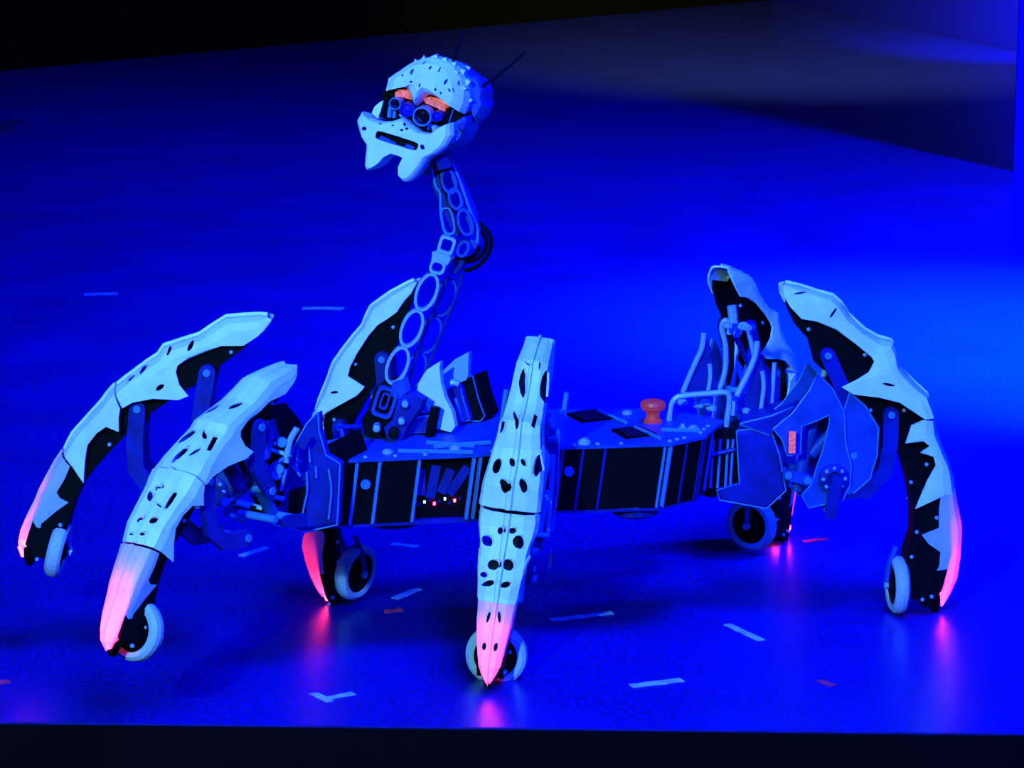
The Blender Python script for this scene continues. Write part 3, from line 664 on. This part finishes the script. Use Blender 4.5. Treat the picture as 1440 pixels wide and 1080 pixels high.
# ------------------------------------------------------------------ neck
YN = -.34
block_pts = [(527, 545), (550, 540), (562, 548), (556, 580), (546, 600), (540, 618), (512, 612), (508, 590), (518, 575)]
P = [at(x, y, YN) for x, y in block_pts]; bm = bmesh.new(); add_prism(bm, P, [p+Vector((.05, .22, 0)) for p in P])
neck = obj('neck', bm, 'rubber', robot, 'long lattice neck of oval rings')
def ring_link(c, a, b, tilt, Y, t, m='edge', th=.05, n=22, name='neck_link', yaw=0.0, power=2.0):
    C = at(c[0], c[1], Y); sc = (C-CAM).length/F; ca, cb = a*sc, b*sc; tt = R(tilt); cy, sy = math.cos(yaw), math.sin(yaw)
    up = Vector((math.sin(tt)*cy, math.sin(tt)*sy, math.cos(tt))); sd = Vector((math.cos(tt)*cy, math.cos(tt)*sy, -math.sin(tt))); nn = sd.cross(up).normalized()
    def pt(ra, rb, k, o):
        an = 2*math.pi*k/n; cx, cyy = math.cos(an), math.sin(an); e = 2/power
        return C+sd*ra*math.copysign(abs(cx)**e, cx)+up*rb*math.copysign(abs(cyy)**e, cyy)+nn*o
    bm = bmesh.new(); tp = t*sc; rs = []
    for k in range(n): rs.append([bm.verts.new(pt(ca, cb, k, -th/2)), bm.verts.new(pt(ca-tp, cb-tp, k, -th/2)), bm.verts.new(pt(ca-tp, cb-tp, k, th/2)), bm.verts.new(pt(ca, cb, k, th/2))])
    for k in range(n):
        u, v = rs[k], rs[(k+1) % n]
        for j in range(4): bm.faces.new((u[j], u[(j+1) % 4], v[(j+1) % 4], v[j]))
    return obj(name, bm, m, neck)
for c in ((559, 513), (579, 461), (600, 410)): ring_link(c, 15.5, 29, 21, YN, 4.2, 'alu')
for c in ((584, 520), (605, 470), (626, 418)): ring_link(c, 15, 28, 20, YN+.16, 3.2, 'grey')
ring_link((541, 565), 15, 22, 18, YN-.02, 4.5, 'grey', power=5)
ring_link((541, 563), 6, 12, 18, YN-.02, 2.5, 'grey', power=4)
ring_link((628, 344), 11.5, 12.5, 18, YN-.02, 4, 'alu', power=5)
ring_link((615, 375), 11, 10, 18, YN-.02, 3.5, 'alu', power=3)
def nslab(name, pts, Y, m, depth=(.02, .05, 0)):
    P = [at(x, y, Y) for x, y in pts]; bm = bmesh.new(); add_prism(bm, P, [p+Vector(depth) for p in P]); return obj(name, bm, m, neck)
nslab('neck_knuckle', [(608, 354), (617, 352), (632, 357), (634, 365), (628, 374), (624, 372), (612, 368), (606, 372)], YN-.03, 'alu')
nslab('neck_knuckle', [(634, 365), (653, 366), (648, 378), (636, 388), (631, 386)], YN+.10, 'deep')
nslab('neck_foot', [(560, 560), (578, 552), (594, 562), (590, 575), (572, 600), (562, 622), (545, 620), (540, 602), (552, 590)], YN-.06, 'deep', (.03, .06, 0))
nslab('neck_foot_gusset', [(552, 538), (568, 532), (572, 552), (560, 562), (548, 556)], YN-.03, 'grey')
for c, r_ in (((554, 607), .03), ((570, 566), .018), ((530, 600), .02), ((565, 590), .018)):
    bm = bmesh.new(); add_lathe(bm, [(r_, -.02), (r_, .05), (r_*.5, .055)], at(c[0], c[1], YN-.06), (0, -1, 0), 12); obj('neck_pivot', bm, 'rubber' if r_ > .025 else 'alu', neck)
# upper neck
for c, a, b, tl in (((620, 228), 9, 13, -25), ((631, 254), 11, 19, -14), ((640, 279), 10, 16, -14), ((654, 312), 11, 20, -14)): ring_link(c, a, b, tl, YN-.02, 3.6, 'grey')
ring_link((651, 349), 9, 13, 22, YN+.02, 4, 'grey')
ring_link((630, 310), 9, 20, -12, YN+.02, 2.6, 'edge', power=3)
ring_link((616, 262), 7, 16, -20, YN+.05, 2.4, 'deep', power=3)
ring_link((612, 240), 7, 14, -20, YN+.05, 2.4, 'deep', power=3)
nslab('neck_side', [(606, 232), (613, 230), (622, 268), (638, 300), (645, 330), (641, 334), (630, 312), (616, 280), (608, 258)], YN+.01, 'deep')
nslab('neck_side', [(628, 225), (640, 235), (650, 262), (662, 290), (672, 325), (670, 348), (662, 352), (660, 320), (648, 285), (636, 255)], YN+.06, 'grey', (.02, .06, 0))
tube_part('neck_tendon', [(607, 235), (613, 262), (619, 272), (620, 300), (625, 325), (632, 335)], YN, .008, 'edge', neck)
tube_part('neck_tendon', [(634, 222), (652, 270), (661, 296), (671, 320), (671, 342)], YN+.02, .008, 'edge', neck)
tube_part('neck_tendon', [(630, 388), (618, 420), (600, 460), (580, 520), (575, 545)], YN+.08, .010, 'deep', neck)
tube_part('neck_tendon', [(650, 385), (640, 420), (620, 470), (600, 520), (590, 548)], YN+.14, .010, 'deep', neck)
for pts in ([(672, 312), (686, 325), (691, 342), (684, 362), (668, 376), (652, 381)], [(670, 316), (681, 330), (684, 345), (676, 360), (660, 368), (642, 364)], [(668, 335), (673, 348), (668, 358), (656, 364), (640, 363)]):
    tube_part('neck_cable', pts, YN+.12, .011, 'rubber', neck, 6)

# ------------------------------------------------------------------ head
YH = -.50
def hslab(name, pts, parent, m, rings_, lab=None, Y=YH):
    """outline with domed front: rings_ = (inset factor, depth offset) from back to front"""
    P = [at(x, y, Y) for x, y in pts]; c = sum(P, Vector())/len(P); bm = bmesh.new(); R_ = []
    for k, d_ in rings_:
        dx = Vector((.25*d_ if d_ > 0 else .35*d_, d_, -.12*d_))
        R_.append([bm.verts.new(c+(p-c)*k+dx) for p in P])
    n = len(P)
    for a, b in zip(R_, R_[1:]):
        for i in range(n): bm.faces.new((a[i], a[(i+1) % n], b[(i+1) % n], b[i]))
    bm.faces.new(R_[0][::-1]); bm.faces.new(R_[-1]); return obj(name, bm, m, parent, lab)
bm = bmesh.new()
P = [at(x, y, YH) for x, y in ((538, 128), (560, 112), (600, 100), (640, 115), (655, 150), (650, 175), (630, 188), (590, 190), (545, 175), (535, 150))]
add_prism(bm, [p+Vector((0, .02, 0)) for p in P], [p+Vector((.10, .30, 0)) for p in P])
head = obj('head', bm, 'rubber', robot, 'white tusked head with round camera eyes')
cap = [(542, 129), (546, 110), (556, 103), (568, 95), (578, 88), (589, 83), (602, 80), (612, 78), (624, 82), (637, 86), (644, 92), (652, 104), (657, 118), (660, 135), (657, 150), (652, 160), (643, 149), (627, 140), (612, 135), (602, 133), (594, 142), (586, 149), (581, 140), (577, 129), (572, 123), (560, 122), (550, 124)]
sk = hslab('skull_cap', cap, head, 'shell', [(.92, .30), (1.0, .12), (1.0, .02), (.93, -.035), (.72, -.075), (.35, -.10)], 'pale domed skull cap')
cut_holes(sk, Matrix(), [(579, 101, 2.5, 5, 20), (566, 106, 1.8, 2, 0), (578, 115, 2, 1.5, 0), (627, 115, 2, 5, 35), (646, 117, 3, 4, 0), (638, 127, 1.8, 4, -20), (612, 126, 1.6, 2, 0), (632, 127, 1.6, 3, -20), (605, 95, 1.5, 3, 30), (620, 131, 1.4, 2, 0), (597, 88, 1.2, 4, 25), (618, 98, 1.2, 4, 30), (590, 120, 1.2, 3, 15)], .45)
nape = [(637, 88), (650, 97), (657, 105), (666, 108), (670, 118), (673, 128), (671, 140), (674, 150), (667, 166), (660, 174), (656, 160), (650, 140), (645, 110)]
hslab('skull_back', nape, head, 'grey', [(.8, .34), (1.0, .22), (1.0, .12), (.8, .08)])
sp = bmesh.new(); add_prism(sp, [Vector((-.022, -.012, 0)), Vector((.022, -.012, 0)), Vector((0, -.016, .06))], [Vector((-.022, .02, 0)), Vector((.022, .02, 0)), Vector((0, .004, .06))])
spm = bpy.data.meshes.new('crest_scale'); sp.to_mesh(spm); sp.free(); spm.materials.append(M['shell'])
for (x, y, a, dy, s) in ((612, 82, 30, -.02, 1), (624, 86, 45, -.02, 1), (636, 92, 55, -.02, 1.1), (648, 102, 70, 0, 1.1), (640, 104, 60, -.05, .9), (655, 116, 80, 0, 1.1), (650, 124, 90, -.04, .9), (664, 112, 75, .12, 1), (666, 128, 95, .12, 1.1), (668, 146, 105, .12, 1), (662, 160, 130, .12, 1), (656, 98, 60, .12, 1), (596, 84, 5, -.02, .8), (585, 88, -10, -.02, .7), (632, 106, 60, -.07, .7), (658, 140, 100, .02, 1), (642, 134, 100, -.05, .6), (600, 100, 20, -.08, .6), (618, 104, 40, -.085, .6)):
    o = link('crest_scale', spm, head); o.location = at(x, y, YH+dy+.02); o.rotation_euler = (R(12), R(a), R(-10)); o.scale = (s*.95, s*.9, s*.5)
muzzle = [(512, 157), (522, 166), (541, 171), (556, 170), (564, 167), (570, 165), (580, 175), (593, 185), (605, 187), (616, 187), (631, 176), (640, 172), (640, 190), (630, 206), (618, 216), (604, 223), (596, 236), (585, 250), (578, 255), (572, 256), (566, 250), (566, 238), (573, 224), (566, 220), (554, 217), (543, 223), (535, 232), (526, 238), (519, 240), (516, 234), (518, 215), (519, 204), (511, 192), (507, 178), (505, 169)]
mz = hslab('muzzle', muzzle, head, 'shell', [(.94, .10), (1.0, .02), (1.0, -.02), (.965, -.045), (.90, -.06)], 'pale muzzle with two tusks', YH-.05)
cut_holes(mz, Matrix(), [(512, 181, 3.5, 3, 0), (594, 207, 4, 3, 60), (569, 175, 2, 2.5, 0), (572, 181, 2.5, 2, 0), (565, 183, 2.5, 1.8, 0), (552, 176, 1.6, 1.6, 0), (535, 174, 2, 1.5, 0), (558, 198, 31, 6.5, 17.5)], .45)
jaw = [(640, 172), (648, 167), (657, 162), (658, 172), (654, 184), (647, 196), (639, 205), (628, 213), (618, 218), (604, 224), (598, 232), (586, 248), (594, 230), (612, 212), (628, 200), (636, 188)]
hslab('jaw_side', jaw, head, 'grey', [(.95, .26), (1.0, .12), (1.0, .0), (.96, -.02)], None, YH)
ring_o = [(636, 186), (11, 0)]
# brows, eyes, lenses
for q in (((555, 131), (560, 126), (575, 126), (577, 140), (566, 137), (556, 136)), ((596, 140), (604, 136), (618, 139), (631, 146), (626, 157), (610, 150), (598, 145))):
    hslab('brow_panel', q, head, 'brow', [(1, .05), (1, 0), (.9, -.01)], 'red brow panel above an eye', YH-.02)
def eye(c, r_, Y, m, ringm, name):
    C = at(c[0], c[1], Y); sc = (C-CAM).length/F; q = r_*sc; ax = Vector((-.22, -1, -.05))
    bm = bmesh.new(); add_lathe2(bm, [(q*.84, 0), (q*.86, .03), (q, .03), (q*1.02, 0), (q*1.02, -.05), (q*.84, -.05), (q*.84, 0)], C, ax, 22); obj(name+'_ring', bm, ringm, head)
    bm = bmesh.new(); add_lathe(bm, [(q*.84, -.03), (q*.84, .012), (q*.6, .022), (q*.3, .027), (0.0, .028)], C, ax, 18); obj(name+'_lens', bm, m, head)
eye((557, 145), 8.5, YH-.04, 'lens', 'edge', 'eye'); eye((595, 163), 13.5, YH-.05, 'lens', 'edge', 'eye')
eye((573, 154), 10, YH-.05, 'bluelens', 'deep', 'sensor'); eye((616, 163), 7.5, YH-.05, 'bluelens', 'deep', 'sensor')
for (x0, y0), (x1, y1), m, r_ in (((549, 150), (547, 165), 'edge', .012), ((555, 156), (554, 166), 'edge', .01), ((610, 176), (612, 184), 'alu', .016), ((603, 172), (602, 182), 'edge', .008), ((632, 152), (626, 172), 'rubber', .02), ((637, 154), (630, 174), 'edge', .006), ((562, 160), (566, 164), 'alu', .01), ((543, 133), (537, 165), 'rubber', .018), ((604, 175), (620, 182), 'edge', .01)):
    bm = bmesh.new(); add_tube(bm, [at(x0, y0, YH-.01), at(x1, y1, YH-.01)], r_, 8); obj('eye_strut', bm, m, head)
bm = bmesh.new(); P = [at(x, y, YH-.03) for x, y in ((527, 183), (592, 203), (586, 215), (524, 196))]; add_prism(bm, P, [p+Vector((0, .03, 0)) for p in P]); obj('mouth_grille', bm, 'rubber', head)
for x0, y0, x1, y1 in ((534, 193, 548, 199), (546, 200, 556, 203), (570, 205, 582, 209)):
    bm = bmesh.new(); add_tube(bm, [at(x0, y0, YH-.055), at(x1, y1, YH-.055)], .013, 8); obj('mouth_roller', bm, 'grey', head)
# cheek on the left, temple rings on the right
hslab('cheek_plate', [(524, 160), (528, 150), (536, 143), (542, 140), (538, 155), (533, 168)], head, 'shell', [(1, .12), (1, 0), (.9, -.02)], None, YH-.01)
for c, a, b in (((636, 185), 7, 5), ((650, 178), 5, 6), ((634, 198), 6, 5)):
    C = at(c[0], c[1], YH-.03); bm = bmesh.new(); add_lathe(bm, [(.022, -.02), (.022, .012), (.014, .016)], C, (-.2, -1, 0), 12); obj('jaw_pivot', bm, 'deep', head)
for p in ([(637, 88, YH), (643, 70, YH+.1), (652, 44, YH+.2)], [(674, 124, YH+.1), (700, 106, YH+.2), (738, 74, YH+.3)]):
    tube_part('antenna', p, YH, .008, 'rubber', head)
tube_part('head_mount', [(616, 200), (622, 222), (626, 236)], YH+.10, .05, 'deep', head)
